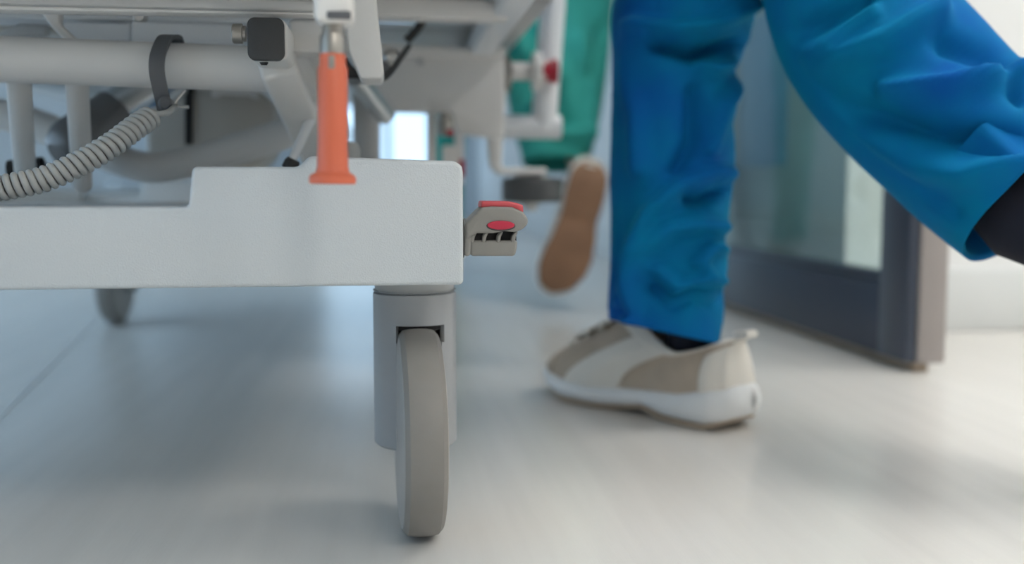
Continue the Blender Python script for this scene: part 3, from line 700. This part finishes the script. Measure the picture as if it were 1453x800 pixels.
def upper_clothes(J, parent, m):
    d, l = J['dir'], J['left']; up = V((0, 0, 1)); pc = J['pelvis']
    def ring(c, a, b, n=40): return [c + l * a * math.cos(2 * PI * k / n) + d * b * math.sin(2 * PI * k / n) for k in range(n)]
    rings = [ring(pc + up * z, a, b) for z, a, b in ((-.10, .195, .145), (0, .19, .145), (.15, .18, .14), (.3, .195, .15), (.45, .21, .145), (.53, .17, .11), (.565, .09, .085))]
    vs, fs = rings_mesh(rings, cap=False); o = mesh('shirt', vs, fs, m, parent); o.modifiers.new('s', 'SUBSURF').levels = 1
    for sd, sw in ((1, J.get('armL', .1)), (-1, J.get('armR', -.1))):
        a_ = pc + up * .50 + l * .17 * sd; b_ = pc + up * .28 + l * .245 * sd + d * sw * .42
        tube('sleeve', [a_, a_.lerp(b_, .5), b_], [.075, .07, .066], m, parent, 24, sharp=False)
    hc = pc + up * .765 + d * .005
    hr = lathe('hair', hc - up * .09, up, [(.088, 0), (.105, .05), (.108, .09), (.095, .14), (.06, .175), (0, .19)], 'hair', parent, 32)
    return o
def pelvis_rings(J, hipz_up=.12):
    d, l = J['dir'], J['left']; up = V((0, 0, 1)); pc = J['pelvis']; n = 40
    def ring(c, a, b): return [c + l * a * math.cos(2 * PI * k / n) + d * b * math.sin(2 * PI * k / n) for k in range(n)]
    return rings_mesh([ring(pc + up * z, a, b) for z, a, b in ((-.15, .05, .05), (-.12, .14, .12), (-.03, .182, .14), (.08, .17, .13), (.14, .165, .125))], cap=False)

# ---- person in blue scrubs
heel, toe = G(1056, 611), G(832, 561)
dA = (toe - heel); dA.z = 0; dA.normalize(); lA = V((-dA.y, dA.x, 0)); upv = V((0, 0, 1))
pA = empty('person', (heel.x, heel.y, 0), 'person in blue scrubs walking in beige and white sneakers', 'person')
ankR = heel + dA * .068 + upv * .085
hipR = ankR + dA * .02 + lA * .02 + upv * .80
pelvA = hipR + lA * .085 + upv * .04
kneeR = D(968, 12, 1.07)
kneeL = D(1165, -95, .98); ankL = D(1590, 345, .78)
JA = dict(dir=dA, left=lA, pelvis=pelvA, hipR=hipR, hipL=hipR + lA * .17, kneeR=kneeR, kneeL=kneeL, ankleR=ankR, ankleL=ankL,
          toeR=ankR + dA * .13 - upv * .05, toeL=ankL - upv * .09 - dA * .04, armL=.15, armR=-.12)
body(JA, pA)
def st(px0, px1, y, dist, depth):                        # station from left and right outline pixels
    return (D((px0 + px1) / 2, y, dist), (px1 - px0) / 2 * dist * MP, depth)
da = 1.065
legR = [st(863, 1020, 470, da, .062), st(862, 1026, 440, da, .064), st(863, 1024, 410, da, .065), st(864, 1029, 375, da, .066), st(865, 1026, 340, da, .066), st(866, 1033, 300, da, .067), st(866, 1038, 260, da, .068), st(867, 1040, 215, da, .068), st(868, 1038, 175, da, .069),
        st(868, 1046, 135, da, .070), st(868, 1041, 100, da, .071), st(867, 1054, 62, da, .075), st(868, 1066, 30, da, .078), st(882, 1072, 0, da + .005, .078), st(884, 1080, -80, da + .01, .085)]
top = JA['hipR'] + upv * .02
legR += [((legR[-1][0].lerp(top, .5)), .085, .09), (top, .095, .10)]
foldsR = [([(1042, 248), (1010, 244), (965, 262), (925, 305), (900, 360), (880, 425)], 13, .0075),
          ([(1028, 322), (990, 318), (950, 326), (918, 360), (900, 410), (893, 460)], 12, .007),
          ([(868, 44), (905, 38), (960, 46), (1010, 36), (1062, 8)], 12, .008),
          ([(930, 62), (985, 78), (1050, 60)], 10, -.010), ([(1048, 120), (1020, 150), (1005, 210)], 11, .007),
          ([(985, 130), (985, 200), (960, 240)], 12, -.006), ([(1030, 270), (1000, 285), (975, 282)], 8, -.008),
          ([(1030, 355), (1005, 352), (990, 372), (1004, 395), (1030, 400)], 9, .006),
          ([(925, 408), (955, 430), (985, 415), (1005, 425), (1026, 418)], 8, -.008),
          ([(935, 385), (960, 408), (990, 398)], 10, .005), ([(868, 300), (880, 380), (892, 450)], 9, -.004), ([(870, 90), (900, 160), (905, 240)], 16, .004),
          ([(1040, 90), (1010, 100), (990, 92)], 9, .006)]
def sl(cx_, cy_, hw, dist, depth): return (D(cx_, cy_, dist), hw * dist * MP, depth)
legL = [sl(1466, 292, 114, .812, .062), sl(1420, 248, 118, .832, .066), sl(1360, 190, 123, .855, .068), sl(1290, 120, 127, .885, .070), sl(1228, 42, 122, .915, .072), sl(1192, -38, 112, .94, .076), sl(1172, -110, 98, .975, .08)]
tl = JA['hipL'] + upv * .02
legL += [(legL[-1][0].lerp(tl, .45), .085, .088), (tl, .095, .10)]
foldsL = [([(1110, 110), (1180, 85), (1260, 60), (1330, 20)], 16, .007), ([(1125, 130), (1210, 165), (1330, 190), (1453, 205)], 20, -.009),
          ([(1180, 175), (1280, 235), (1380, 250), (1453, 235)], 20, .007), ([(1260, 130), (1350, 125), (1453, 100)], 14, .008),
          ([(1100, 60), (1150, 40), (1230, -5)], 12, -.007), ([(1250, 240), (1310, 280), (1350, 300)], 14, -.006), ([(1120, 85), (1180, 60), (1240, 20)], 10, .005),
          ([(1340, 60), (1400, 75), (1453, 130)], 16, -.006)]
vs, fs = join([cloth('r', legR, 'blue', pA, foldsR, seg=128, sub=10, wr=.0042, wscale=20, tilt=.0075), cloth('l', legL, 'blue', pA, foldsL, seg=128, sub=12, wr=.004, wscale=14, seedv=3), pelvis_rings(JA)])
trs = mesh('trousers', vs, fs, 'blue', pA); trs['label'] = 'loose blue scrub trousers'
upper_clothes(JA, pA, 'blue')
adopt(pA)
sR = shoe(pA, SHOE_A, -1, 'gum', 'beige and white sneaker planted on the floor')
sR.matrix_world = Matrix.Identity(4)
def set_frame(o, origin, fwd, upd, par):
    fwd = fwd.normalized(); upd = (upd - fwd * fwd.dot(upd)).normalized(); y = upd.cross(fwd)
    m = Matrix((fwd, y, upd)).transposed().to_4x4(); m.translation = origin
    o.matrix_parent_inverse = par.matrix_world.inverted(); o.matrix_basis = m
bpy.context.view_layer.update()
set_frame(sR, heel - dA * .004, dA, upv, pA)
sL = copy_tree(sR, pA); sL['label'] = 'sneaker on the raised trailing foot'
fwdL = (-upv + dA * .18).normalized(); upL = dA
set_frame(sL, ankL - fwdL * .068 - upL * .085, fwdL, upL, pA)
tube('sock', [D(1330, 170, .865), D(1400, 262, .835), D(1450, 312, .81), D(1530, 336, .79), ankL - upv * .02], [.026, .030, .034, .036, .037], 'sock', pA, 32, sharp=False).matrix_parent_inverse = pA.matrix_world.inverted()

# ---- person in teal scrubs
dist = 2.0
hB, tB = D(841, 232, 1.96), D(792, 412, 2.02)
fB = (tB - hB).normalized()
pB = empty('person', (0.3, 2.6, 0), 'person in teal green scrubs striding away, heel of the brown-soled shoe raised', 'person')
dB = V((-.06, 1, 0)).normalized(); lB = V((-dB.y, dB.x, 0))
solen = (CAMX * -.10 + V((0, -1, 0)) * 1 + V((0, 0, -.30))).normalized()      # outward normal of the sole
upB = -solen
ankB = hB + fB * .05 + (upB - fB * fB.dot(upB)).normalized() * .085
kneeB = D(778, -70, 2.28); 
pelvB = V((kneeB.x - .05, 2.74, .92)); hipBR = pelvB - lB * .085 - upv * .04; hipBL = pelvB + lB * .085 - upv * .04
ankBL = V((.170, 3.05, .085)); kneeBL = V((.180, 3.0, .50))
JB = dict(dir=dB, left=lB, pelvis=pelvB, hipR=hipBR, hipL=hipBL, kneeR=kneeB, kneeL=kneeBL, ankleR=ankB, ankleL=ankBL, toeR=ankB + fB * .12 + upB * -.05, toeL=ankBL + dB * .13 - upv * .05, armL=.2, armR=.1)
body(JB, pB)
legBR = [st(742, 836, 234, 2.07, .055), st(736, 844, 205, 2.08, .06), st(724, 853, 160, 2.10, .07), st(712, 862, 100, 2.14, .08), st(700, 868, 45, 2.18, .085), st(692, 873, -10, 2.22, .09), st(688, 878, -70, 2.28, .095)]
tB_ = hipBR + upv * .03
legBR += [(legBR[-1][0].lerp(tB_, .5), .105, .10), (tB_, .11, .11)]
foldsB = [([(700, 10), (740, 60), (790, 110)], 12, .012), ([(735, 20), (770, 90), (800, 170)], 12, -.012), ([(820, 60), (840, 140), (830, 200)], 12, .010), ([(860, 40), (835, 110)], 10, -.010), ([(760, 150), (800, 190), (838, 195)], 10, .008)]
legBL = [(ankBL + upv * .01, .05, .055), (ankBL.lerp(kneeBL, .4), .052, .06), (kneeBL, .062, .075), (kneeBL.lerp(hipBL, .5), .10, .10), (hipBL + upv * .03, .11, .11)]
vs, fs = join([cloth('r', legBR, 'teal', pB, foldsB, seg=96, sub=8, wr=.007, wscale=12, seedv=9), cloth('l', legBL, 'teal', pB, (), seg=64, sub=8, wr=.007, wscale=12, seedv=4), pelvis_rings(JB)])
mesh('trousers', vs, fs, 'teal', pB)['label'] = 'loose teal green scrub trousers'
upper_clothes(JB, pB, 'teal')
adopt(pB)
sB = shoe(pB, SHOE_B, -1, 'brownsole', 'cream shoe with brown sole turned to the rear')
set_frame(sB, hB - fB * .004, fB, upB, pB)
sB2 = copy_tree(sB, pB); sB2['label'] = 'cream shoe planted on the floor'
set_frame(sB2, V((ankBL.x, ankBL.y, 0)) - dB * .068, dB, upv, pB)
